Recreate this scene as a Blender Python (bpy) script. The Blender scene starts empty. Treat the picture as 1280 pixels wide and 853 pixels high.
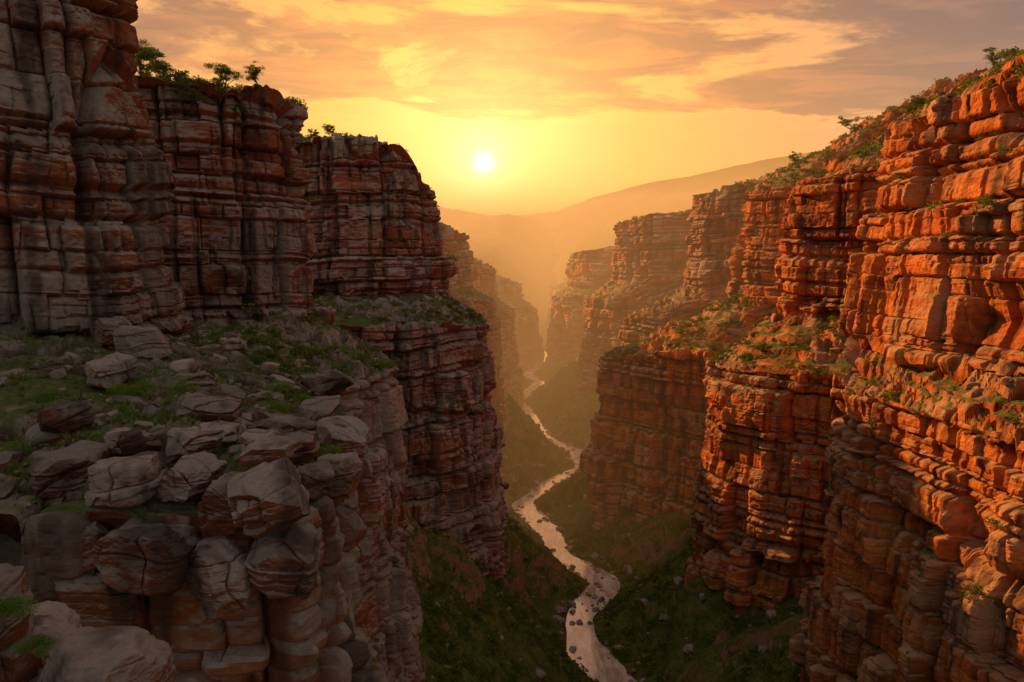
import bpy, math, numpy as np
from mathutils import Vector
rng=np.random.default_rng(7)
S=bpy.context.scene
# ---------------------------------------------------------------- noise
def hsh(i,j,k,seed=0):
    u=np.uint32
    def c(a): return np.asarray(a).astype(np.int64).astype(u)
    with np.errstate(over='ignore'):
        n=c(i)*u(374761393)+c(j)*u(668265263)+c(k)*u(1442695041)+u((int(seed)*974634777)&0xFFFFFFFF)
        n=(n^(n>>u(13)))*u(1274126177)
        n=(n^(n>>u(15)))*u(668265263)
        n=n^(n>>u(16))
    return n.astype(np.float32)*np.float32(1/4294967295.0)
def vn(x,y,z,seed=0):
    x=np.asarray(x,dtype=np.float32);y=np.asarray(y,dtype=np.float32);z=np.asarray(z,dtype=np.float32)
    xi=np.floor(x);yi=np.floor(y);zi=np.floor(z)
    fx=x-xi;fy=y-yi;fz=z-zi
    fx=fx*fx*(3-2*fx);fy=fy*fy*(3-2*fy);fz=fz*fz*(3-2*fz)
    def H(a,b,c): return hsh(xi+a,yi+b,zi+c,seed)
    c0=(H(0,0,0)*(1-fx)+H(1,0,0)*fx)*(1-fy)+(H(0,1,0)*(1-fx)+H(1,1,0)*fx)*fy
    c1=(H(0,0,1)*(1-fx)+H(1,0,1)*fx)*(1-fy)+(H(0,1,1)*(1-fx)+H(1,1,1)*fx)*fy
    return (c0*(1-fz)+c1*fz)*2-1
def fbm(x,y,z,o=4,seed=0):
    r=0;a=1;t=0
    for k in range(o):
        r=r+a*vn(x*2.03**k+k*7.1,y*2.03**k-k*3.3,z*2.03**k+k*1.7,seed+k);t+=a;a*=.5
    return r/t
def sst(a,b,x):
    t=np.clip((x-a)/(b-a),0,1);return t*t*(3-2*t)
def cell1(x,j,seed):
    k=np.floor(x)
    def b(q): return .85*hsh(q,j,11,seed)
    bk=b(k);idx=np.where(x-k<bk,k-1,k)
    lo=idx+b(idx);hi=idx+1+b(idx+1)
    return idx,(x-lo)/(hi-lo),(hi-lo)
def brick(u,z,h,w,seed,r,depth,amp,pw=2.5):
    L,tz,wz=cell1(z/h,0*z,seed)
    wv=w*(.55+.95*hsh(L,7,7,seed+3))
    U,tu,wu=cell1(u/wv+hsh(L,3,5,seed)*9.7,L,seed+1)
    rn=hsh(U,L,2,seed+2)
    ez=np.minimum(tz,1-tz)*wz*h; eu=np.minimum(tu,1-tu)*wu*wv
    pz=1-(1-np.clip(ez/r,0,1))**pw; pu=1-(1-np.clip(eu/r,0,1))**pw
    return amp*(rn*2-1)+depth*(pz*pu-1), rn
# ---------------------------------------------------------------- mesh helper
def mkmesh(name,V,Q,mat,attrs={},smooth=False,face_attrs={}):
    me=bpy.data.meshes.new(name)
    V=np.ascontiguousarray(V,dtype=np.float32);Q=np.ascontiguousarray(Q,dtype=np.int32)
    k=Q.shape[1]
    me.vertices.add(len(V));me.vertices.foreach_set('co',V.ravel())
    me.loops.add(Q.size);me.loops.foreach_set('vertex_index',Q.ravel())
    me.polygons.add(len(Q));me.polygons.foreach_set('loop_start',np.arange(0,Q.size,k,dtype=np.int32))
    me.polygons.foreach_set('loop_total',np.full(len(Q),k,dtype=np.int32))
    me.polygons.foreach_set('use_smooth',np.full(len(Q),smooth))
    me.update(calc_edges=True)
    for n,a in attrs.items():
        at=me.attributes.new(n,'FLOAT','POINT');at.data.foreach_set('value',np.ascontiguousarray(a,dtype=np.float32).ravel())
    for n,a in face_attrs.items():
        at=me.attributes.new(n,'FLOAT','FACE');at.data.foreach_set('value',np.ascontiguousarray(a,dtype=np.float32).ravel())
    me.materials.append(mat)
    ob=bpy.data.objects.new(name,me);S.collection.objects.link(ob)
    return ob
def rockattrs(V,tint,flat):
    V=V.reshape(-1,3).astype(np.float32);x,y,z=V.T
    zz=z+2.6*vn(x/55,y/55,0*x,1)
    return {'tint':tint,'flat':flat,'strat':.5+.5*fbm(x*.03,y*.03,zz*.3,5,901),'blot':.5+.5*fbm(x*.07,y*.07,z*.09,4,902),
        'streak':.5+.5*fbm(x*.5,y*.5,z*.045,4,903),'vegn':.5+.5*fbm(x*.3,y*.3,z*.3,5,904)}
def gridq(nu,nv):
    a=np.arange(nu*nv).reshape(nu,nv)
    return np.stack([a[:-1,:-1],a[1:,:-1],a[1:,1:],a[:-1,1:]],-1).reshape(-1,4)
# ---------------------------------------------------------------- materials
def newmat(name):
    m=bpy.data.materials.new(name);m.use_nodes=True;nt=m.node_tree;nt.nodes.clear();return m,nt
class N:
    def __init__(s,nt): s.nt=nt
    def n(s,t,**kw):
        nd=s.nt.nodes.new(t)
        for k,v in kw.items():
            if k.startswith('i_'):
                key=k[2:]; key=int(key) if key.isdigit() else key.replace('_',' ')
                if isinstance(v,bpy.types.NodeSocket): s.nt.links.new(v,nd.inputs[key])
                else: nd.inputs[key].default_value=v
            else: setattr(nd,k,v)
        return nd
    def math(s,op,a,b=0.0,c=None,clamp=False):
        nd=s.nt.nodes.new('ShaderNodeMath');nd.operation=op;nd.use_clamp=clamp
        for i,v in enumerate([a,b]+([c] if c is not None else [])):
            if isinstance(v,bpy.types.NodeSocket): s.nt.links.new(v,nd.inputs[i])
            else: nd.inputs[i].default_value=v
        return nd.outputs[0]
    def mix(s,f,a,b,bt='MIX'):
        nd=s.nt.nodes.new('ShaderNodeMix');nd.data_type='RGBA';nd.blend_type=bt
        for i,v in ((0,f),(6,a),(7,b)):
            if isinstance(v,bpy.types.NodeSocket): s.nt.links.new(v,nd.inputs[i])
            else: nd.inputs[i].default_value=v if i==0 else (tuple(v)+(1,))[:4]
        return nd.outputs[2]
    def ramp(s,f,stops,interp='LINEAR'):
        nd=s.nt.nodes.new('ShaderNodeValToRGB');nd.color_ramp.interpolation=interp
        e=nd.color_ramp.elements
        while len(e)<len(stops): e.new(.5)
        for k,(p,c) in enumerate(stops):
            e[k].position=p;e[k].color=(tuple(c)+(1,))[:4] if not isinstance(c,(int,float)) else (c,c,c,1)
        s.nt.links.new(f,nd.inputs[0]);return nd.outputs[0]
    def mapr(s,v,a,b,c=0.,d=1.,smooth=False):
        nd=s.nt.nodes.new('ShaderNodeMapRange');s.nt.links.new(v,nd.inputs[0])
        if smooth: nd.interpolation_type='SMOOTHSTEP'
        for i,q in enumerate((a,b,c,d)): nd.inputs[i+1].default_value=q
        return nd.outputs[0]
    def scaled(s,vec,sc):
        nd=s.nt.nodes.new('ShaderNodeVectorMath');nd.operation='MULTIPLY';s.nt.links.new(vec,nd.inputs[0]);nd.inputs[1].default_value=sc;return nd.outputs[0]
    def noise(s,vec,scale,detail=6,rough=.55,dist=0.):
        nd=s.nt.nodes.new('ShaderNodeTexNoise');s.nt.links.new(vec,nd.inputs['Vector'])
        nd.inputs['Scale'].default_value=scale;nd.inputs['Detail'].default_value=detail;nd.inputs['Roughness'].default_value=rough;nd.inputs['Distortion'].default_value=dist
        return nd.outputs[0]
    def attr(s,n): return s.n('ShaderNodeAttribute',attribute_name=n).outputs['Fac']

def rock_material(name,red=(.36,.115,.045),red2=(.23,.068,.032),grey=(.46,.40,.335),greyamt=0.5,fine=1.0,vlo=.36,vhi=.50):
    m,nt=newmat(name);g=N(nt)
    geo=g.n('ShaderNodeNewGeometry');P=geo.outputs['Position']
    nz=g.n('ShaderNodeSeparateXYZ',i_0=geo.outputs['Normal']).outputs[2]
    tint=g.attr('tint');flat=g.attr('flat');strat=g.attr('strat')
    fineN=g.noise(P,1.6*fine,4,.7)
    c=g.ramp(strat,[(.3,red2),(.48,red),(.6,(red[0]*1.1,red[1]*1.4,red[2]*1.7)),(.75,red2)])
    gm=g.math('ADD',g.math('MULTIPLY',tint,.4),g.math('MULTIPLY',g.attr('blot'),1.3))
    gm=g.math('ADD',gm,g.math('MULTIPLY',nz,.6))
    gm=g.math('ADD',gm,g.math('MULTIPLY',fineN,.45))
    gmask=g.mapr(gm,1.38-greyamt*.55,1.66-greyamt*.55)
    c=g.mix(g.math('MULTIPLY',gmask,.92),c,g.mix(strat,(grey[0]*.7,grey[1]*.68,grey[2]*.66),grey))
    c=g.mix(g.mapr(g.attr('streak'),.50,.68,0,.75),c,(.065,.035,.026))
    c=g.mix(.6,c,g.mix(tint,(.36,.32,.30),(1.35,1.26,1.2)),'MULTIPLY')
    c=g.mix(g.mapr(fineN,.35,.7,.0,.55),c,g.mix(1.,c,(.5,.46,.44),'MULTIPLY'))
    vm=g.math('MULTIPLY',g.mapr(nz,.40,.70),g.math('MULTIPLY',flat,g.mapr(g.attr('vegn'),vlo,vhi)))
    vc=g.ramp(fineN,[(.35,(.045,.07,.014)),(.5,(.09,.12,.026)),(.65,(.17,.15,.05))])
    c=g.mix(vm,c,vc)
    hgt=g.math('ADD',g.noise(g.scaled(P,(1,1,1.8)),.9*fine,6,.74),g.math('MULTIPLY',strat,.6))
    bmp=g.n('ShaderNodeBump',i_Strength=1.,i_Distance=.7/fine,i_Height=hgt)
    bs=g.n('ShaderNodeBsdfPrincipled',i_Base_Color=c,i_Roughness=.9,i_Normal=bmp.outputs[0])
    bs.inputs['Specular IOR Level'].default_value=.2
    g.n('ShaderNodeOutputMaterial',i_Surface=bs.outputs[0])
    return m
M_left=rock_material('red_sandstone_weathered',greyamt=.78,vlo=.34,vhi=.48)
M_right=rock_material('red_sandstone_orange',red=(.62,.175,.035),red2=(.38,.09,.022),grey=(.52,.34,.20),greyamt=.30,vlo=.32,vhi=.46)
M_far=rock_material('sandstone_far',red=(.44,.14,.05),greyamt=.5,fine=.6,vlo=.32,vhi=.46)
M_near=rock_material('sandstone_block',greyamt=.92,fine=1.8,grey=(.47,.42,.37))

def leaf_material(name,a,b):
    m,nt=newmat(name);g=N(nt)
    c=g.mix(g.attr('tint'),a,b)
    d=g.n('ShaderNodeBsdfDiffuse',i_Color=c)
    tr=g.n('ShaderNodeBsdfTranslucent',i_Color=c)
    mx=g.n('ShaderNodeMixShader',i_0=.35,i_1=d.outputs[0],i_2=tr.outputs[0])
    g.n('ShaderNodeOutputMaterial',i_Surface=mx.outputs[0]);return m
M_leaf=leaf_material('shrub_leaves',(.06,.10,.016),(.21,.24,.045))
M_leafn=leaf_material('fresh_shrub_leaves',(.06,.12,.015),(.20,.30,.04))
M_dry=leaf_material('dry_grass_blades',(.12,.10,.035),(.26,.20,.08))
m,nt=newmat('bark');g=N(nt)
P=g.n('ShaderNodeNewGeometry').outputs['Position']
bs=g.n('ShaderNodeBsdfDiffuse',i_Color=g.mix(g.noise(P,6,4),(.05,.035,.025),(.13,.09,.06)))
g.n('ShaderNodeOutputMaterial',i_Surface=bs.outputs[0]);M_bark=m

m,nt=newmat('vegetated_soil');g=N(nt)
geo=g.n('ShaderNodeNewGeometry');P=geo.outputs['Position']
nz=g.n('ShaderNodeSeparateXYZ',i_0=geo.outputs['Normal']).outputs[2]
c=g.ramp(g.noise(P,.12,6,.7),[(.35,(.07,.11,.02)),(.5,(.14,.16,.035)),(.62,(.22,.19,.06)),(.75,(.28,.22,.11))])
f_=g.noise(P,.8,5,.75)
c=g.mix(g.mapr(f_,.45,.7),c,(.06,.09,.018))
c=g.mix(g.mapr(nz,.56,.38),c,(.34,.19,.11))
bmp=g.n('ShaderNodeBump',i_Strength=1.,i_Distance=1.2,i_Height=f_)
bs=g.n('ShaderNodeBsdfDiffuse',i_Color=c,i_Normal=bmp.outputs[0])
g.n('ShaderNodeOutputMaterial',i_Surface=bs.outputs[0]);M_soil=m

m,nt=newmat('river_water');g=N(nt)
P=g.n('ShaderNodeNewGeometry').outputs['Position']
foam_sheen=g.mapr(g.noise(g.scaled(P,(.30,.09,1)),1.,5,.6,.5),.38,.60)
c=g.mix(foam_sheen,(.42,.37,.30),(.86,.78,.68))  # pale tones: rapids foam plus sky reflection put into the base colour
bmp=g.n('ShaderNodeBump',i_Strength=.2,i_Distance=.15,i_Height=g.noise(P,.9,4,.6))
bs=g.n('ShaderNodeBsdfPrincipled',i_Base_Color=c,i_Roughness=.08,i_Normal=bmp.outputs[0],i_IOR=2.3)
bs.inputs['Specular IOR Level'].default_value=1.0
g.n('ShaderNodeOutputMaterial',i_Surface=bs.outputs[0]);M_water=m

# ---------------------------------------------------------------- river / terrain
RY=np.array([-200,0,120,200,245,272,296,326,356,380,426,470,498,530,570,640,700,760,789,830,900,993,1400,4000,7000.])
RX=np.array([ 60,50,40,36, 37, 26, 26, 42, 22, 20,   5, 26, 47, 46, 24, 14, 4,  20, 28, 16,30, 46, 60, 160,280.])
_yy=np.linspace(-200,7000,7201);_xx=np.interp(_yy,RY,RX)
_k=np.exp(-(np.arange(-30,31)/6.)**2);_k/=_k.sum();_xs=np.convolve(np.pad(_xx,30,'edge'),_k,'valid')
def xr(y): return np.interp(y,_yy,_xs)
def terr(x,y):
    d=x-xr(y);a=np.abs(d)
    n=fbm(x/22,y/22,0*x,5,3)
    slope=np.where(d<0,.92,.80)
    z=slope*np.maximum(a-8,0)*(1-.6*np.exp(-((a-8)/16)**2))+n*np.clip((a-7)*.25,0,9)
    z=z-1.0+1.2*sst(5.0,8,a)
    cap=106+6*fbm(x/40,y/40,0*x+4,3,9)
    z=np.where(z>cap-20,cap-20+20*np.tanh((z-cap+20)/20),z)
    z=z+sst(190,420,a)*50
    hx=np.interp(x,[-3000,-1000,-460,-320,0,240,433,630,1165,2000,4000],[430,385,312,245,228,245,322,378,478,620,700])
    hx=hx+fbm(x/300,y/300,0*x,4,21)*25
    mt=sst(1500,4000,y)
    z=z*(1-mt)+hx*mt+ mt*(1-mt)*4*fbm(x/260,y/420,0*x,5,31)*70
    return z
xs=np.concatenate([-120-np.geomspace(1,3400,90)[::-1],np.arange(-120,-60,3.),np.arange(-60,130,.9),np.arange(130,200,3.),200+np.geomspace(1,3600,100)])
ys=np.concatenate([np.arange(-200,90,8.),np.arange(90,420,.9),420+np.cumsum(np.geomspace(1.,60,440))])
ys=ys[ys<6800]
X,Y=np.meshgrid(xs,ys,indexing='ij')
Z=terr(X,Y)
near=sst(1200,700,Y)
Z=Z+near*sst(9,13,np.abs(X-xr(Y)))*(fbm(X/3.2,Y/3.2,0*X,3,41)*.9)
b,_=brick(X+fbm(X/6,Y/6,0*X,2,5)*3,Y+Z*.6,5.5,6,88,1.0,1.3,1.4)
outc=sst(.08,.32,fbm(X/17,Y/17,0*X,3,77))*sst(13,21,np.abs(X-xr(Y)))
Z=Z+near*outc*(b*1.3+3.2)
mkmesh('canyon_ground',np.stack([X,Y,Z],-1).reshape(-1,3),gridq(len(xs),len(ys)),M_soil,smooth=False)
ry=np.arange(-150,1000,.8);w=5.9+1.7*vn(ry/19,0*ry,0*ry,4)+.9*vn(ry/6,0*ry,0*ry,5)
nv=9;T=np.linspace(-1,1,nv)
cx=xr(ry);tx=np.gradient(cx,ry);nl=np.sqrt(1+tx*tx)
VX=cx[:,None]+T[None]*(w/nl)[:,None];VY=ry[:,None]-T[None]*(w*tx/nl)[:,None]
VZ=np.full_like(VX,.16)
mkmesh('river',np.stack([VX,VY,VZ],-1).reshape(-1,3),gridq(len(ry),nv)[:,::-1],M_water,smooth=True)

# ---------------------------------------------------------------- cliff masses
SH=[]
def catm(A,t):
    n=len(A);i=np.clip(np.floor(t).astype(int),0,n-2);f=(t-i)[:,None,None]
    g_=lambda k:A[np.clip(k,0,n-1)]
    p0,p1,p2,p3=g_(i-1),g_(i),g_(i+1),g_(i+2)
    return .5*((2*p1)+(-p0+p2)*f+(2*p0-5*p1+4*p2-p3)*f*f+(-p0+3*p1-3*p2+p3)*f**3)
def mass(name,st,mat,zfoot=-5,bl=7,bu=3,q=.0022,amin=.13,rs=.3,amp=1.,seed=1,capterr=0,rough_terrace=1.,bench=0.,bz=.5,mb=0.):
    st=np.array(st,float)
    A=np.zeros((len(st),4,3))
    A[:,0,:2]=st[:,0:2];A[:,0,2]=st[:,6]
    A[:,1,:2]=st[:,2:4];A[:,1,2]=st[:,7]
    A[:,2,:2]=st[:,2:4];A[:,2,2]=st[:,8]
    A[:,3,:2]=st[:,4:6];A[:,3,2]=st[:,9]
    t=np.linspace(0,len(st)-1,4000);C=catm(A,t)
    sp=np.maximum(np.linalg.norm(np.diff(C[:,0],axis=0),axis=1),np.linalg.norm(np.diff(C[:,1],axis=0),axis=1))
    dist=np.minimum(np.linalg.norm(C[:-1,0]-[0,0,150],axis=1),np.linalg.norm(C[:-1,1]-[0,0,150],axis=1))
    cum=np.concatenate([[0],np.cumsum(sp/np.maximum(amin,q*dist))])
    nu=int(cum[-1]);t2=np.interp(np.linspace(0,cum[-1],nu),cum,t);C=catm(A,t2)
    def outn(c):
        d=np.gradient(c[:,:2],axis=0)
        for _ in range(3):
            k=max(3,int(nu*.01));ker=np.ones(2*k+1)/(2*k+1)
            d=np.stack([np.convolve(np.pad(d[:,i],k,'edge'),ker,'valid') for i in (0,1)],1)
        d/=np.linalg.norm(d,axis=1)[:,None]+1e-9
        return np.stack([d[:,1],-d[:,0]],1)
    oL=outn(C[:,0]);oU=outn(C[:,1])
    arcL=np.concatenate([[0],np.cumsum(np.linalg.norm(np.diff(C[:,0,:2],axis=0),axis=1))])
    arcU=np.concatenate([[0],np.cumsum(np.linalg.norm(np.diff(C[:,1,:2],axis=0),axis=1))])
    hL=C[:,0,2].mean()-zfoot;hT=np.linalg.norm(C[:,1]-C[:,0],axis=1).mean();hU=(C[:,2,2]-C[:,1,2]).mean();hC=np.linalg.norm(C[:,3]-C[:,2],axis=1).mean()
    nL,nT,nU,nC=[max(8,int(h/s)) for h,s in ((hL,rs),(hT,rs*1.2),(hU,rs),(hC,rs*2.))]
    rows=[];arcs=[];low=[]
    v0=bz+.12*vn(arcL/14,0*arcL,0*arcL,seed+77);bw=bench*(.6+.6*vn(arcL/9,0*arcL+3,0*arcL,seed+78))
    for k in range(nL):
        v=k/nL;p=np.zeros((nu,3));off=bl*(1-v)**1.2+bw*(1-sst(v0-.035,v0+.035,v))
        p[:,:2]=C[:,0,:2]+oL*np.reshape(off*np.ones(nu),(-1,1));p[:,2]=zfoot+(C[:,0,2]-zfoot)*v;rows.append(p);arcs.append(arcL);low.append(1.)
    for k in range(nT):
        v=k/nT;rows.append(C[:,0]*(1-v)+C[:,1]*v);arcs.append(arcL*(1-v)+arcU*v);low.append(1-v)
    for k in range(nU):
        v=k/nU;p=np.zeros((nu,3))
        p[:,:2]=C[:,1,:2]+oU*bu*(.5-v**1.3);p[:,2]=C[:,1,2]*(1-v)+C[:,2,2]*v;rows.append(p);arcs.append(arcU);low.append(0.)
    top=C[:,2].copy();top[:,:2]+=oU*bu*(-.5)
    for k in range(nC+1):
        v=k/nC;rows.append(top*(1-v)+C[:,3]*v);arcs.append(arcU);low.append(0.)
    G=np.stack(rows,1);AR=np.stack(arcs,1).astype(np.float32);low=np.array(low,dtype=np.float32)[None,:]
    for _ in range(max(3,int((.9/rs)**2))):
        G[:,1:-1]=.25*G[:,:-2]+.5*G[:,1:-1]+.25*G[:,2:]
    du=np.gradient(G,axis=0);dv=np.gradient(G,axis=1);n=np.cross(du,dv);n/=np.linalg.norm(n,axis=2)[...,None]+1e-9
    for _ in range(6):
        n[1:-1]=.25*n[:-2]+.5*n[1:-1]+.25*n[2:]
    n/=np.linalg.norm(n,axis=2)[...,None]+1e-9
    x,y,z=[G[...,i].astype(np.float32) for i in range(3)]
    wc=1-sst(.55,.85,np.abs(n[...,2]))
    zz=z+2.2*vn(x/50,y/50,0*x,seed)+.4*vn(x/12,y/12,z/20,seed+1)+.04*y
    uu=AR+1.3*vn(x/12,y/12,z/30,seed+2)+.5*vn(x/3,y/3,z/5,seed+3)
    massive=sst(-.2,.2,fbm(x/30,y/30,z/12,2,seed+5)-.14+.42*low+mb)
    m3=.2+1.2*sst(-.3,.4,fbm(x/13,y/13,z/7,2,seed+33))
    b0,r0=brick(uu,zz,12,24,seed+15,.9,1.3,2.0,1.8)
    b1,r1=brick(uu,zz,21,10.5,seed+10,1.1,2.4,2.5,1.8)
    b2,r2=brick(uu,zz,5.4,6.2,seed+20,.45,.75,1.15,1.6)
    b5,r5=brick(uu+.6*vn(x/4,y/4,z/6,seed+9),zz,9.,4.0,seed+25,.4,.8,1.2,1.6)
    b3,r3=brick(uu+.4*vn(x/2,y/2,z/2,seed+4),zz,1.7,3.2,seed+30,.17,.22,.34,1.5)
    b4,r4=brick(uu,zz,.55,6.,seed+40,.1,.09,.08,1.5)
    lf=fbm(x/24,y/24,z/30,3,seed+6)*3.2
    big=vn(AR/15,zz/40,0*x,seed+8);lf=lf-3.4*np.clip(1-np.abs(big)*8,0,1)
    Lw,tw,ww=cell1(zz/9.,0*zz,seed+44);weak=(hsh(Lw,9,9,seed)>.58)*np.clip(1-np.abs(tw-.5)*ww*9/1.0,0,1)
    D=amp*(lf+b0+b1+b2*(1.25-1.0*massive)+b5*massive+b3*m3*(1.0-.5*massive)+b4*m3*(1.0-.4*massive)-1.8*weak+.45*fbm(x/1.5,y/1.5,z/1.2,3,seed+7))
    c1,s1=brick(x+2*vn(x/5,y/5,0*x,seed+50),y+2*vn(x/5,y/5,0*x+9,seed+51),4.2,4.4,seed+52,.6,.8,.9)
    c2,s2=brick(x,y,1.3,1.5,seed+60,.3,.3,.3)
    Fl=rough_terrace*(c1+c2*.8+fbm(x/7,y/7,0*x,4,seed+61)*1.7)*sst(-.3,.3,fbm(x/12,y/12,0*x,2,seed+63)+.1)+fbm(x/9,y/9,0*x,4,seed+62)*1.2*rough_terrace
    G=G+n*(D*wc)[...,None]
    G[...,2]+=Fl*(1-wc)
    if capterr>0:
        L,tz,wz=cell1(G[...,2]/capterr+.6*vn(x/14,y/14,0*x,seed+70),0*x,seed+71)
        G[...,2]+=(1-wc)*(tz**4-tz)*wz*capterr*.8
    tint=np.clip(.1+.2*r0+.25*r1+.35*np.where(massive>.5,r5,r2)+.15*r3,0,1)*wc+(1-wc)*(.3+.5*s1)
    ob=mkmesh(name,G.reshape(-1,3),gridq(nu,G.shape[1]),mat,rockattrs(G,tint.ravel(),(1-wc).ravel()))
    du=np.gradient(G,axis=0);dv=np.gradient(G,axis=1);n2=np.cross(du,dv);ar=np.linalg.norm(n2,axis=2);n2z=n2[...,2]/(ar+1e-9)
    vegn=fbm(x/8,y/8,z/8,3,seed+90)
    ok=(wc<.5)&(n2z>.5)
    p=np.where(ok,ar*np.clip(.2+vegn*1.8,0.03,1),0)+np.where((~ok)&(n2z>.55),ar*.06,0)
    SH.append((G.reshape(-1,3),p.ravel()))
    return ob
L1=[(-75,36,-114,70,-130,110,136,138,205,205),(-48,40,-92,86,-112,120,135.5,138,205,205),(-32,43,-76,93,-98,120,134.5,138,204,204),(-22,43.5,-63,99,-88,122,134,137.5,200,202),
    (-12.8,46,-53.5,107,-78,122,133.2,136.5,196,200),(-14,62,-52.5,116,-78,124,132.5,135,194,200),(-20,82,-58,126,-82,130,131.5,134,192,200),(-25,103,-70,134,-90,135,130,134,192,200),(-31,118,-85,138,-100,137,128,134,192,200),(-50,128,-110,140,-120,138,125,134,192,200)]
mass('sandstone_cliff',L1,M_left,zfoot=50,bl=6,bu=6,q=.0021,amin=.12,rs=.23,amp=.8,seed=100,rough_terrace=.9,mb=-.1)
L2=[(-80,112,-120,160,-130,205,124,132,182,184),(-48,120,-92,168,-115,205,125,132,183,184),(-36,130,-68,173,-95,205,125,131,182,184),(-29,146,-53,181,-80,205,123,130,181,183),(-27,168,-48,193,-75,208,120,129,179,183),(-29,188,-53,208,-80,212,119,129,178,183),(-42,205,-78,222,-95,216,119,129,178,183)]
mass('sandstone_cliff',L2,M_left,zfoot=20,bl=7,bu=3,q=.0023,rs=.3,amp=.9,seed=200,rough_terrace=1.4,mb=-.1)
L3=[(-85,238,-110,268,-120,310,120,129,181,183),(-48,246,-78,275,-100,312,121,129,182,183),(-29,256,-52,279,-80,315,120,128,182,183),(-15,271,-36,287,-70,318,118,128,179,183),(-9,290,-28,306,-60,322,115,127,166,175),(-11,312,-33,330,-60,326,115,126,160,172),(-24,336,-60,346,-80,330,115,126,160,172)]
mass('sandstone_cliff',L3,M_left,zfoot=5,bl=7,bu=4,q=.0024,rs=.38,amp=.95,seed=300,rough_terrace=1.5)
L4=[(-130,395,-140,420,-150,480,118,122,160,163),(-55,405,-70,424,-100,480,118,122,160,163),(-25,428,-42,442,-80,490,114,120,156,162),(-13,458,-31,470,-75,500,110,118,150,160),(-12,515,-28,520,-75,520,105,115,146,156),(-25,560,-50,560,-90,530,100,112,142,150)]
mass('sandstone_cliff',L4,M_far,bl=8,q=.0029,rs=.6,seed=400,rough_terrace=1.5)
L5=[(-110,590,-130,615,-140,700,98,108,135,142),(-22,602,-42,622,-80,700,95,105,132,140),(-4,635,-22,648,-70,710,88,100,124,134),(1,700,-16,705,-60,720,80,95,116,128),(-8,760,-30,765,-70,730,75,90,110,124),(-70,800,-100,790,-110,740,70,90,110,124)]
mass('sandstone_cliff',L5,M_far,bl=8,q=.003,rs=.9,seed=500)
L6=[(-120,850,-150,880,-150,1000,75,85,105,112),(0,862,-20,885,-60,1000,70,82,100,110),(24,905,5,920,-50,1010,62,75,92,105),(28,990,8,1000,-50,1030,55,70,86,100),(5,1070,-20,1075,-60,1040,50,66,82,98),(-90,1120,-110,1110,-120,1050,50,66,82,98)]
mass('sandstone_cliff',L6,M_far,bl=8,q=.0035,rs=1.2,seed=600)
E=[(150,212,165,228,190,215,112,124,182,214),(108,208,122,219,170,207,112,124,180,212),(87,200,97,209,160,198,113,124,177,212),(78,184,88,194,150,183,114,123,175,210),(76,162,87,173,145,167,115,124,177,210),(77,138,88,148,140,145,117,125,181,210),(79,115,92,122,140,120,119,126,185,210),(86,92,102,96,150,95,121,127,188,212)]
mass('sandstone_cliff',E,M_right,zfoot=20,bl=5,bu=5,q=.0022,rs=.29,amp=.95,seed=700,capterr=3,rough_terrace=1.2,mb=.12)
F=[(150,318,165,330,210,310,100,122,170,214),(108,308,128,314,200,300,102,123,168,214),(82,296,104,301,190,290,103,123,166,214),(70.5,280,97,284,180,278,104,123,166,212),(74,263,100,268,175,265,105,123,168,212),(86,247,113,253,175,250,106,124,171,212),(100,233,132,240,180,236,107,124,175,212),(118,221,150,230,190,226,108,125,178,212)]
mass('sandstone_cliff',F,M_right,zfoot=10,bl=6,bu=4,q=.0024,rs=.36,amp=.95,seed=800,capterr=3,rough_terrace=1.6,bench=2,bz=.6,mb=.08)
Gm=[(150,432,180,418,240,400,92,118,172,222),(92,426,132,404,220,395,90,118,171,222),(60,413,112,391,205,385,88,119,169,220),(46,396,106,374,195,370,88,120,168,218),(46,377,110,358,190,358,90,120,168,216),(60,359,126,345,190,348,94,120,171,216),(84,343,160,333,200,338,98,121,175,216),(115,326,185,325,210,330,102,121,178,216)]
mass('sandstone_cliff',Gm,M_right,bl=5,q=.0026,rs=.45,seed=900,capterr=3,rough_terrace=1.9,bench=3,bz=.55)
G2=[(190,525,210,515,320,500,100,118,170,222),(112,512,134,503,290,490,98,118,170,222),(80,499,109,487,270,480,98,118,169,220),(69,480,104,465,250,465,98,119,169,218),(75,457,113,445,245,450,100,119,171,218),(102,441,142,430,240,435,102,119,174,218),(155,426,190,420,250,425,104,119,176,218)]
mass('sandstone_cliff',G2,M_far,bl=7,q=.0028,rs=.6,seed=1000,capterr=3,rough_terrace=2,bench=4)
H=[(215,728,235,712,340,690,92,112,152,172),(112,708,140,694,330,680,94,112,153,172),(74,682,96,672,320,665,96,113,154,174),(61,640,81,640,310,640,97,114,156,176),(65,600,86,602,305,600,99,116,160,182),(92,574,114,572,300,575,102,118,164,188),(165,552,190,555,300,560,102,118,166,190)]
mass('sandstone_cliff',H,M_far,bl=9,q=.003,rs=.8,seed=1100,capterr=3,rough_terrace=2)
I_=[(200,1010,220,990,380,950,75,88,118,135),(90,980,110,965,370,930,76,88,120,135),(54,930,72,925,360,900,78,90,124,138),(46,860,64,865,350,860,80,92,128,142),(56,810,78,812,340,815,84,94,132,148),(130,770,160,775,330,790,90,98,140,155)]
mass('sandstone_cliff',I_,M_far,bl=9,q=.0035,rs=1.1,seed=1200)
J=[(260,1500,300,1480,500,1400,60,70,95,110),(120,1430,150,1420,480,1350,60,70,95,110),(72,1330,100,1325,470,1280,60,72,98,112),(64,1220,90,1225,460,1220,62,74,100,115),(90,1120,120,1125,450,1140,66,78,106,120),(200,1060,230,1070,440,1090,70,80,110,125)]
mass('sandstone_cliff',J,M_far,bl=10,q=.004,rs=1.5,seed=1300)

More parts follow.
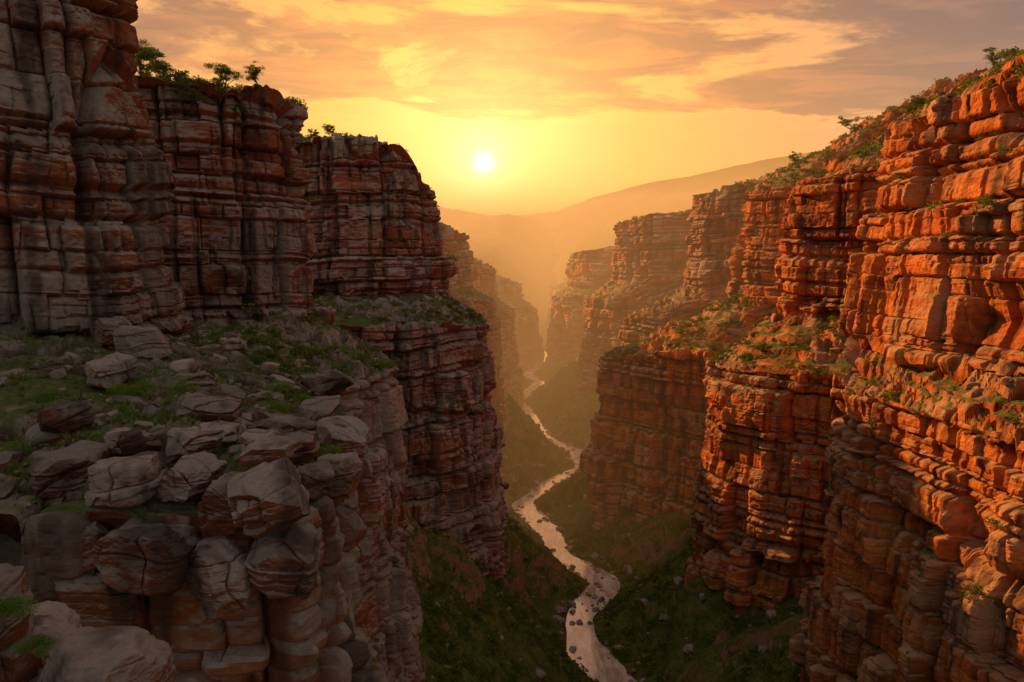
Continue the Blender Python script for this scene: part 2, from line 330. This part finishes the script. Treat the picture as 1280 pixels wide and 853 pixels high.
# ---------------------------------------------------------------- boulders
def cubegrid(n):
    vs=[];qs=[];o=0
    L=np.linspace(-1,1,n);a,b=np.meshgrid(L,L,indexing='ij');one=np.ones_like(a)
    for ax in range(3):
        for sg in (-1,1):
            c=[None]*3;c[ax]=one*sg;c[(ax+1)%3]=a;c[(ax+2)%3]=b
            v=np.stack(c,-1).reshape(-1,3);q=gridq(n,n)+o
            if sg<0:q=q[:,::-1]
            vs.append(v);qs.append(q);o+=n*n
    return np.concatenate(vs),np.concatenate(qs)
def rockshape(n,size,seed,k=6,planes=9,detail=True,chip=.86):
    r=np.random.default_rng(seed);v,q=cubegrid(n)
    v=v/(np.sum(np.abs(v)**k,1)**(1/k))[:,None]
    for _ in range(planes):
        d=r.normal(size=3);d/=np.linalg.norm(d);lim=chip*(np.abs(d).sum())*(.70+.24*r.random())
        e=v@d-lim;v=v-np.where(e>0,e,0)[:,None]*d
    s=np.array(size)/2;v=v*s
    v[:,0]+=v[:,2]*r.normal()*.14;v[:,1]+=v[:,2]*r.normal()*.14
    if detail:
        nn=v/(s*s);nn/=np.linalg.norm(nn,axis=1)[:,None]
        o=r.random(3)*50;m_=min(size)
        x,y,z=(v+o).T
        D=fbm(x/(m_*.7),y/(m_*.7),z/(m_*.5),4,seed)*m_*.13
        zz=z+.5*vn(x/2.5,y/2.5,z/2.5,seed)+x*.08*r.normal();L,t,w=cell1(zz/1.3,0*z,seed)
        side=1-np.clip(np.abs(nn[:,2])*1.3-.3,0,1)
        e=np.minimum(t,1-t)*w*1.3
        D+= side*((hsh(L,1,1,seed)-.5)*.4 - .15*np.exp(-(e/.05)**2))
        L2,t2,w2=cell1(zz/.3,0*z,seed+2);D+=side*(hsh(L2,1,1,seed)-.5)*.08
        cc=x*math.cos(r.random()*3)+y+.8*vn(x/1.5,y/1.5,z/1.5,seed+3);U,t,w=cell1(cc/3.0,0*z,seed+8);e=np.minimum(t,1-t)*w*3.0
        D+=(hsh(U,1,1,seed+5)-.5)*.45-.25*np.exp(-(e/.06)**2)
        rg=fbm(x/.8,y/.8,z/.5,5,seed+5);D+= rg*.18-.10*np.abs(rg)
        v=v+nn*D[:,None]
    return v,q
def rotz(v,a,tx=0,ty=0):
    c,s=math.cos(a),math.sin(a);R=np.array([[c,-s,0],[s,c,0],[0,0,1]])
    c,s=math.cos(tx),math.sin(tx);R=R@np.array([[1,0,0],[0,c,-s],[0,s,c]])
    c,s=math.cos(ty),math.sin(ty);R=R@np.array([[c,0,s],[0,1,0],[-s,0,c]])
    return v@R.T
BL=[((-42,90,137.4),(5.6,4.5,3.6),.2),((-23,46,135.3),(3.9,5,2.6),.1),((-19.2,46.4,135.5),(3.2,4.6,2.6),-.15),((-28,49,135.0),(4.2,5,3.2),.3),
((-13.4,43,135.1),(3.9,3.8,3.0),.25),((-14.6,47,136.9),(3.0,2.6,1.1),-.3),((-11.9,52.5,133.6),(3.0,4.4,2.8),.1),((-20.4,43,132.2),(5.0,4.8,3.2),-.05),((-13.2,43.6,131.4),(4.0,4.4,3.6),.2),
((-26.0,45,131.4),(5,5,4.2),.2),((-17.5,60,135.1),(5.5,4.4,1.4),.5),((-24,62,136.1),(4.4,4,1.4),.1),((-14.2,64,133.2),(3.8,6,2.4),.2),((-33,58,136.4),(3.4,3.2,1.7),.7),((-30,74,135.8),(4,3.4,1.6),.4),((-38,74,137),(4.4,3.6,2.2),-.4),
((-18.8,76,132.4),(4.0,7,2.4),.0),((-22,94,132.0),(5,7,2.6),.1),((-49,97,138),(4,4,2.8),.5),((-36,102,135.6),(3.4,3,1.8),.2),
((-13.7,25,134.7),(3.9,4.2,3.4),.25),((-17.9,25,136.6),(3.2,4.4,3.8),-.2),((-11.4,25.8,132.0),(3.0,3.6,3.0),.5),((-15.6,27,132.0),(4.4,4.6,4.4),.1),((-18.6,28,133.6),(5,5,4.4),.4),((-32,42,133),(5.4,5.4,4.4),.6),
((-21,51.5,136.2),(3.2,2.8,1.6),.5),((-25.5,52,136.1),(2.8,3,1.5),-.5),((-15.2,54,135.2),(3.8,3.4,1.8),.35),((-20.5,55.5,135.9),(2.8,2.4,1.1),.9),
((-16.4,45.0,134.3),(2.8,4.0,3.2),-.1),((-16.6,43.2,130.6),(3.0,4.0,4.2),.15),((-23.4,43.6,129.0),(4.6,4.4,3.6),.1),((-16.2,49.8,136.6),(2.6,2.4,1.3),.4),((-24.5,48.8,137.0),(2.2,2.0,1.2),.7),((-12.6,48.6,134.4),(2.4,2.6,2.0),.5)]
for i,(c,s,a) in enumerate(BL):
    v,q=rockshape(80,s,50+i,k=8,planes=12,chip=.86);r=np.random.default_rng(i+9)
    v=rotz(v,a,r.normal()*.10,r.normal()*.10)+np.array(c)
    mkmesh('sandstone_boulder',v,q,M_near,rockattrs(v,np.full(len(v),.1+.75*r.random()),np.zeros(len(v))))
def scatter_rocks(name,pts,sizes,n,mat,seed):
    VV=[];QQ=[];TT=[];o=0;r=np.random.default_rng(seed)
    lib=[rockshape(n,(1,.85,.6),seed+i,k=7,planes=9,detail=False,chip=.78) for i in range(10)]
    for p,s in zip(pts,sizes):
        v,q=lib[r.integers(10)]
        v=rotz(v*s*(.8+.4*r.random(3)),r.random()*6.3,r.normal()*.25,r.normal()*.25)+p
        VV.append(v);QQ.append(q+o);TT.append(np.full(len(v),r.random()));o+=len(v)
    V=np.concatenate(VV)
    mkmesh(name,V,np.concatenate(QQ),mat,rockattrs(V,np.concatenate(TT),np.zeros(len(V))))
def pick(k,n,filt=None):
    G,p=SH[k];p=p.copy()
    if filt is not None:p=p*filt(G)
    p/=p.sum();return G[rng.choice(len(G),n,p=p)]
pp=pick(0,850,lambda G:((G[:,2]<142)&(G[:,2]>125)&(G[:,0]>-60)).astype(float))
scatter_rocks('ledge_rubble',pp,np.clip(rng.lognormal(-.5,.7,len(pp)),.2,2.8),12,M_near,5)
bench=lambda G:(G[:,2]<140).astype(float)
for k,c_ in ((1,260),(2,220),(6,220),(7,300),(8,300),(9,200)):
    pp=pick(k,c_,bench);scatter_rocks('ledge_rubble',pp,np.clip(rng.lognormal(.2,.55,len(pp)),.4,3.6),8,M_left if k<3 else M_right,50+k)
nr=1100
yy=rng.uniform(150,620,nr);side=rng.choice([-1,1],nr);dd=rng.choice([0,1],nr,p=[.35,.65])
xx=xr(yy)+side*np.where(dd==0,rng.uniform(5,9,nr),rng.uniform(8,60,nr));zz=terr(xx,yy)
scatter_rocks('riverside_rocks',np.stack([xx,yy,np.maximum(zz,0)],1),np.clip(rng.lognormal(.25,.6,nr),.4,5),7,M_near,6)
ns=34;yy=np.concatenate([rng.uniform(285,345,22),rng.uniform(345,560,12)]);xx=xr(yy)+rng.uniform(-5,5,ns)
scatter_rocks('river_stones',np.stack([xx,yy,0*yy+.25],1),rng.uniform(.8,3.2,ns),9,M_near,16)
# ---------------------------------------------------------------- foliage
def leaves(name,C,Rr,nq,rel,mat,seed,squash=.75,parent=None):
    r=np.random.default_rng(seed);B=len(C)
    nl=7
    lob=r.normal(size=(B,nl,3));lob/=np.linalg.norm(lob,axis=2)[...,None];lob*=.55;lob[...,2]=np.abs(lob[...,2])*.9
    li=r.integers(0,nl,(B,nq));base=np.take_along_axis(lob,li[...,None].repeat(3,2),1)
    d=r.normal(size=(B,nq,3));d/=np.linalg.norm(d,axis=2)[...,None]
    lr=.25+.3*hsh(li,np.arange(B)[:,None],1,seed)
    P_=base+d*(lr*r.random((B,nq))**.4)[...,None]
    P_[...,2]*=squash
    P_=C[:,None]+P_*Rr[:,None,None]
    a=r.normal(size=(B,nq,3));a/=np.linalg.norm(a,axis=2)[...,None]
    b_=np.cross(a,r.normal(size=(B,nq,3)));b_/=np.linalg.norm(b_,axis=2)[...,None]
    s=(Rr[:,None,None]*rel*(.6+.8*r.random((B,nq,1))))
    V=np.stack([P_-a*s*.5,P_+b_*s*.32,P_+a*s*.5,P_-b_*s*.32],2).reshape(-1,3)
    Q=np.arange(len(V)).reshape(-1,4)
    t=np.clip(r.random((B,1))*.6+r.random((B,nq))*.4,0,1)
    ob=mkmesh(name,V,Q,mat,face_attrs={'tint':t.ravel()})
    if parent:ob.parent=parent
    return ob
def onterr(n,y0,y1,dmin,dmax,pw=1.):
    y=y0+(y1-y0)*rng.random(n)**pw;s=rng.choice([-1,1],n);d=dmin+(dmax-dmin)*rng.random(n)
    x=xr(y)+s*d;z=terr(x,y)
    dens=fbm(x/25,y/25,0*x,3,55);k=dens>-.26
    return np.stack([x,y,z],1)[k]
T1=onterr(10500,110,420,7.5,75);leaves('valley_shrubs',T1,np.clip(rng.lognormal(.5,.5,len(T1)),.6,4.5),56,.24,M_leaf,1)
T2=onterr(8500,400,1100,8,80,1.2);leaves('valley_shrubs',T2,np.clip(rng.lognormal(.85,.4,len(T2)),1,5),30,.36,M_leaf,2)
C0=pick(0,900,lambda G:((G[:,1]>52)&(G[:,2]<146)).astype(float));leaves('ledge_shrubs',C0,np.clip(rng.lognormal(-.45,.5,len(C0)),.2,2.0),320,.09,M_leafn,3)
for k,n,r0 in ((1,2600,.3),(2,1500,.4),(3,400,.6),(4,300,.7),(5,200,.9),(6,2000,.2),(7,2200,.4),(8,2200,.5),(9,1000,.6),(10,700,.7)):
    C_=pick(k,n);leaves('ledge_shrubs',C_,np.clip(rng.lognormal(r0-.35,.6,n),.3,3.4),90 if k in(1,2,6,7) else 45,.2 if k in (1,2,6,7) else .3,M_leaf,10+k)
def groundz(k,x,y,zlo,zhi):
    G,p=SH[k];m_=(G[:,2]>zlo)&(G[:,2]<zhi);Gm_=G[m_];i=np.argmin((Gm_[:,0]-x)**2+(Gm_[:,1]-y)**2);return Gm_[i,2]
FB=[(-13.2,57,1.5),(-12.0,50.5,1.2),(-18.5,78,2.4),(-20,77,1.6),(-33,70,1.9),(-35.5,71,1.5),(-24,68,1.3),(-31,62,1.2),(-23,75,1.6),(-44,92,1.4),(-26,88,1.7),(-28,66,1.3),(-38,64,1.5),(-21,70,1.2),(-32,84,1.6),(-27,57,1.0),(-18.5,66,1.1)]
C_=np.array([(x,y,groundz(0,x,y,126,142)+.6*r) for x,y,r in FB]);leaves('green_bush',C_,np.array([f[2] for f in FB]),2400,.06,M_leafn,77)
NB=np.array([(-15.9,23.6,138.0),(-16.9,23.0,138.5),(-15.0,23.5,137.0)]);leaves('green_bush',NB,np.array([1.0,1.05,.7]),6000,.045,M_leafn,78)
def grass(name,P_,h,mat,seed,nb=24):
    r=np.random.default_rng(seed);B=len(P_)
    a=r.random((B,nb))*6.283;ln=h[:,None]*(.5+.7*r.random((B,nb)));le=.15+.6*r.random((B,nb))
    o=np.stack([np.cos(a),np.sin(a),0*a],-1);b0=P_[:,None]+o*(.12*h[:,None,None])*r.random((B,nb,1))
    tip=b0+o*(ln*le)[...,None]+np.array([0,0,1.])*(ln*(1-.4*le))[...,None];md=(b0+tip)/2+np.array([0,0,1.])*(ln*.12)[...,None]
    sd=np.stack([-np.sin(a),np.cos(a),0*a],-1)*(h[:,None,None]*.03)
    V=np.stack([b0-sd,b0+sd,md+sd*.8,md-sd*.8,tip+sd*.1,tip-sd*.1],2).reshape(-1,3)
    k=np.arange(B*nb)*6;Q=np.concatenate([np.stack([k,k+1,k+2,k+3],1),np.stack([k+3,k+2,k+4,k+5],1)])
    mkmesh(name,V,Q,mat,face_attrs={'tint':r.random(len(Q))})
Lf=lambda G:((G[:,1]>46)&(G[:,2]<143)&(G[:,2]>126)).astype(float)
Gp=pick(0,2800,Lf);grass('ledge_grass',Gp,rng.uniform(.3,.9,len(Gp)),M_dry,5)
Gp=pick(0,3400,Lf);grass('ledge_grass',Gp,rng.uniform(.25,.7,len(Gp)),M_leafn,6)
# ---------------------------------------------------------------- trees
def tube(p0,p1,r0,r1,n=7):
    d=p1-p0;d=d/np.linalg.norm(d);a=np.cross(d,[.3,.9,.1]);a/=np.linalg.norm(a);b_=np.cross(d,a)
    t=np.arange(n)*2*math.pi/n;ring=np.cos(t)[:,None]*a+np.sin(t)[:,None]*b_
    V=np.concatenate([p0+ring*r0,p1+ring*r1]);i=np.arange(n);j=(i+1)%n
    return V,np.stack([i,j,j+n,i+n],1)
def tree(pos,h,seed,wide=.55):
    r=np.random.default_rng(seed);e=bpy.data.objects.new('acacia_tree',None);S.collection.objects.link(e)
    VV=[];QQ=[];o=0;tips=[]
    def add(p0,p1,a,b_):
        nonlocal o
        v,q=tube(p0,p1,a,b_);VV.append(v);QQ.append(q+o);o+=len(v)
    p=np.array(pos,float)-[0,0,.5];pr=h*.035
    for k in range(3):
        p2=p+np.array([r.normal()*.05*h,r.normal()*.05*h,h*.17]);add(p,p2,pr,pr*.82);pr*=.82;p=p2
        for _ in range(3):
            a=r.random()*6.28;L=h*wide*(.55+.4*r.random());m1=p+np.array([math.cos(a)*L*.5,math.sin(a)*L*.5,L*.35]);m2=m1+np.array([math.cos(a+.4)*L*.4,math.sin(a+.4)*L*.4,L*.3])
            add(p,m1,pr*.55,pr*.35);add(m1,m2,pr*.35,pr*.12);tips+= [m1+[0,0,h*.05],m2]
            for _ in range(2):
                m3=m1+r.normal(size=3)*h*.12+[0,0,h*.1];add(m1,m3,pr*.25,pr*.08);tips.append(m3)
    p2=p+[0,0,h*.25];add(p,p2,pr*.7,pr*.2);tips.append(p2)
    t=mkmesh('trunk_and_limbs',np.concatenate(VV),np.concatenate(QQ),M_bark);t.parent=e
    T=np.array(tips);leaves('crown',T,h*.18*(.8+.6*r.random(len(T))),260,.14,M_leaf,seed,.7,parent=e)
for x,y,h,s in ((-83,184,11.,1),(-69,177,9,2),(-63,178,7,3),(-77,182,6,4),(-56,182,5,5),(-90,186,9,6),(-73,180,4,14),(-59.5,180,3.5,15)):
    tree((x,y,groundz(1,x,y,172,195)),h,s)
for k,x,y,h,s in ((2,-46,288,5,7),(2,-62,284,5,8),(2,-70,286,4,16),(7,135,275,7,9),(8,152,365,9,10),(7,158,268,8,12),(6,115,180,5,13),(8,130,372,6,17)):
    tree((x,y,groundz(k,x,y,155,260)),h,s,.7)
# ---------------------------------------------------------------- atmosphere
m,nt=newmat('emissive_haze');g=N(nt)
va=g.n('ShaderNodeVolumeAbsorption',i_Color=(0,0,0,1),i_Density=.00055)
ve=g.n('ShaderNodeEmission',i_Color=(1.,.43,.125,1),i_Strength=.00064)  # haze emits its warm glow, standing in for scattered sunlight
g.n('ShaderNodeOutputMaterial',i_Volume=g.n('ShaderNodeAddShader',i_0=va.outputs[0],i_1=ve.outputs[0]).outputs[0])
v,q=cubegrid(2);v=v*np.array([3300,2990,150])+np.array([0,3300,130]);mkmesh('emissive_haze_box',v,q,m)
# ---------------------------------------------------------------- world
AZ,EL=math.radians(-2.),math.radians(4.8)
sd=(math.sin(AZ)*math.cos(EL),math.cos(AZ)*math.cos(EL),math.sin(EL))
W=bpy.data.worlds.new('World');S.world=W;W.use_nodes=True;nt=W.node_tree;nt.nodes.clear();g=N(nt)
tc=g.n('ShaderNodeTexCoord').outputs['Generated']
dn=g.n('ShaderNodeVectorMath',operation='NORMALIZE',i_0=tc).outputs[0]
sx=g.n('ShaderNodeSeparateXYZ',i_0=dn)
dot=g.n('ShaderNodeVectorMath',operation='DOT_PRODUCT',i_0=dn);dot.inputs[1].default_value=sd
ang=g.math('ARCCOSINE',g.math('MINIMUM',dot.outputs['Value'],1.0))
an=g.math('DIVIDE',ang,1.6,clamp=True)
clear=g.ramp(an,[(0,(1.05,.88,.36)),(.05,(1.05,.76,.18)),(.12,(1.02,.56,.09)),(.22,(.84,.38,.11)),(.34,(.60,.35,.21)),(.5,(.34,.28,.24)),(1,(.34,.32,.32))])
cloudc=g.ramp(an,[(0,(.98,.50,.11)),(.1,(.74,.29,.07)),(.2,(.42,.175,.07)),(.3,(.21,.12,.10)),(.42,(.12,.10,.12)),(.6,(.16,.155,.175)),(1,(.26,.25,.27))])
den=g.math('ADD',g.math('MAXIMUM',sx.outputs[2],0.0),.07)
cv=g.n('ShaderNodeCombineXYZ',i_0=g.math('DIVIDE',sx.outputs[0],den),i_1=g.math('DIVIDE',sx.outputs[1],den)).outputs[0]
cn=g.noise(g.scaled(cv,(1,1.0,1)),.8,8,.6,.5)
deck=g.mapr(g.math('ADD',sx.outputs[2],g.math('MULTIPLY',sx.outputs[0],.02)),.105,.15,-.26,.06)
left=g.mapr(sx.outputs[0],-.36,-.10,-.08,0.)
thr=g.math('ADD',g.math('ADD',cn,deck),left)
rim=g.mapr(thr,.36,.47);cm=g.mapr(thr,.47,.55,smooth=True)
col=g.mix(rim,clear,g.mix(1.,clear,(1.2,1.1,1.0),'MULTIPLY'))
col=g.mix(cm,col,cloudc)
cm2=g.math('MULTIPLY',g.mapr(g.noise(g.scaled(cv,(1,1.6,1)),2.0,7,.62,.6),.46,.60,0,.8),cm)
col=g.mix(cm2,col,g.mix(1.,cloudc,(1.8,1.45,1.1),'MULTIPLY'))
a2_=g.math('MULTIPLY',ang,ang)
disc=g.math('MULTIPLY',g.math('POWER',2.718,g.math('MULTIPLY',a2_,-9000.)),2.2)
glow=g.math('MULTIPLY',g.math('POWER',2.718,g.math('MULTIPLY',a2_,-90.)),.45)
glow2=g.math('MULTIPLY',g.math('POWER',2.718,g.math('MULTIPLY',a2_,-900.)),.6)
col=g.mix(1.,col,g.mix(glow,(0,0,0),(1,.80,.26)),'ADD')
col=g.mix(1.,col,g.mix(glow2,(0,0,0),(1,.9,.5)),'ADD')
dv_=g.n('ShaderNodeVectorMath',operation='SCALE');dv_.inputs[0].default_value=(1,.97,.85);nt.links.new(disc,dv_.inputs['Scale'])
av=g.n('ShaderNodeVectorMath',operation='ADD',i_0=col,i_1=dv_.outputs[0]).outputs[0]
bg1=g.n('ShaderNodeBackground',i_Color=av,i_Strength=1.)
sky=g.n('ShaderNodeTexSky',sky_type='NISHITA');sky.sun_disc=False;sky.sun_elevation=EL;sky.sun_rotation=AZ;sky.dust_density=1
bg2=g.n('ShaderNodeBackground',i_Color=sky.outputs[0],i_Strength=.015)
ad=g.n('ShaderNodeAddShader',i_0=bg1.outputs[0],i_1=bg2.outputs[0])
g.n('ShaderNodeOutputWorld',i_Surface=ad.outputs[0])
W.cycles.sampling_method='MANUAL';W.cycles.sample_map_resolution=512
sl=bpy.data.lights.new('sun','SUN');sl.energy=9;sl.angle=math.radians(.6);sl.color=(1,.43,.11)
so=bpy.data.objects.new('sun',sl);S.collection.objects.link(so)
a2,e2=math.radians(-46),math.radians(23)
so.rotation_euler=Vector((math.sin(a2)*math.cos(e2),math.cos(a2)*math.cos(e2),math.sin(e2))).to_track_quat('Z','Y').to_euler()
cd=bpy.data.cameras.new('camera');cam=bpy.data.objects.new('camera',cd);S.collection.objects.link(cam)
cam.location=(0,0,150);cam.rotation_euler=(math.radians(90-7.8),0,0);cd.lens=28;cd.clip_end=30000;cd.clip_start=.5;S.camera=cam
S.view_settings.view_transform='Standard';S.view_settings.look='None';S.view_settings.exposure=0
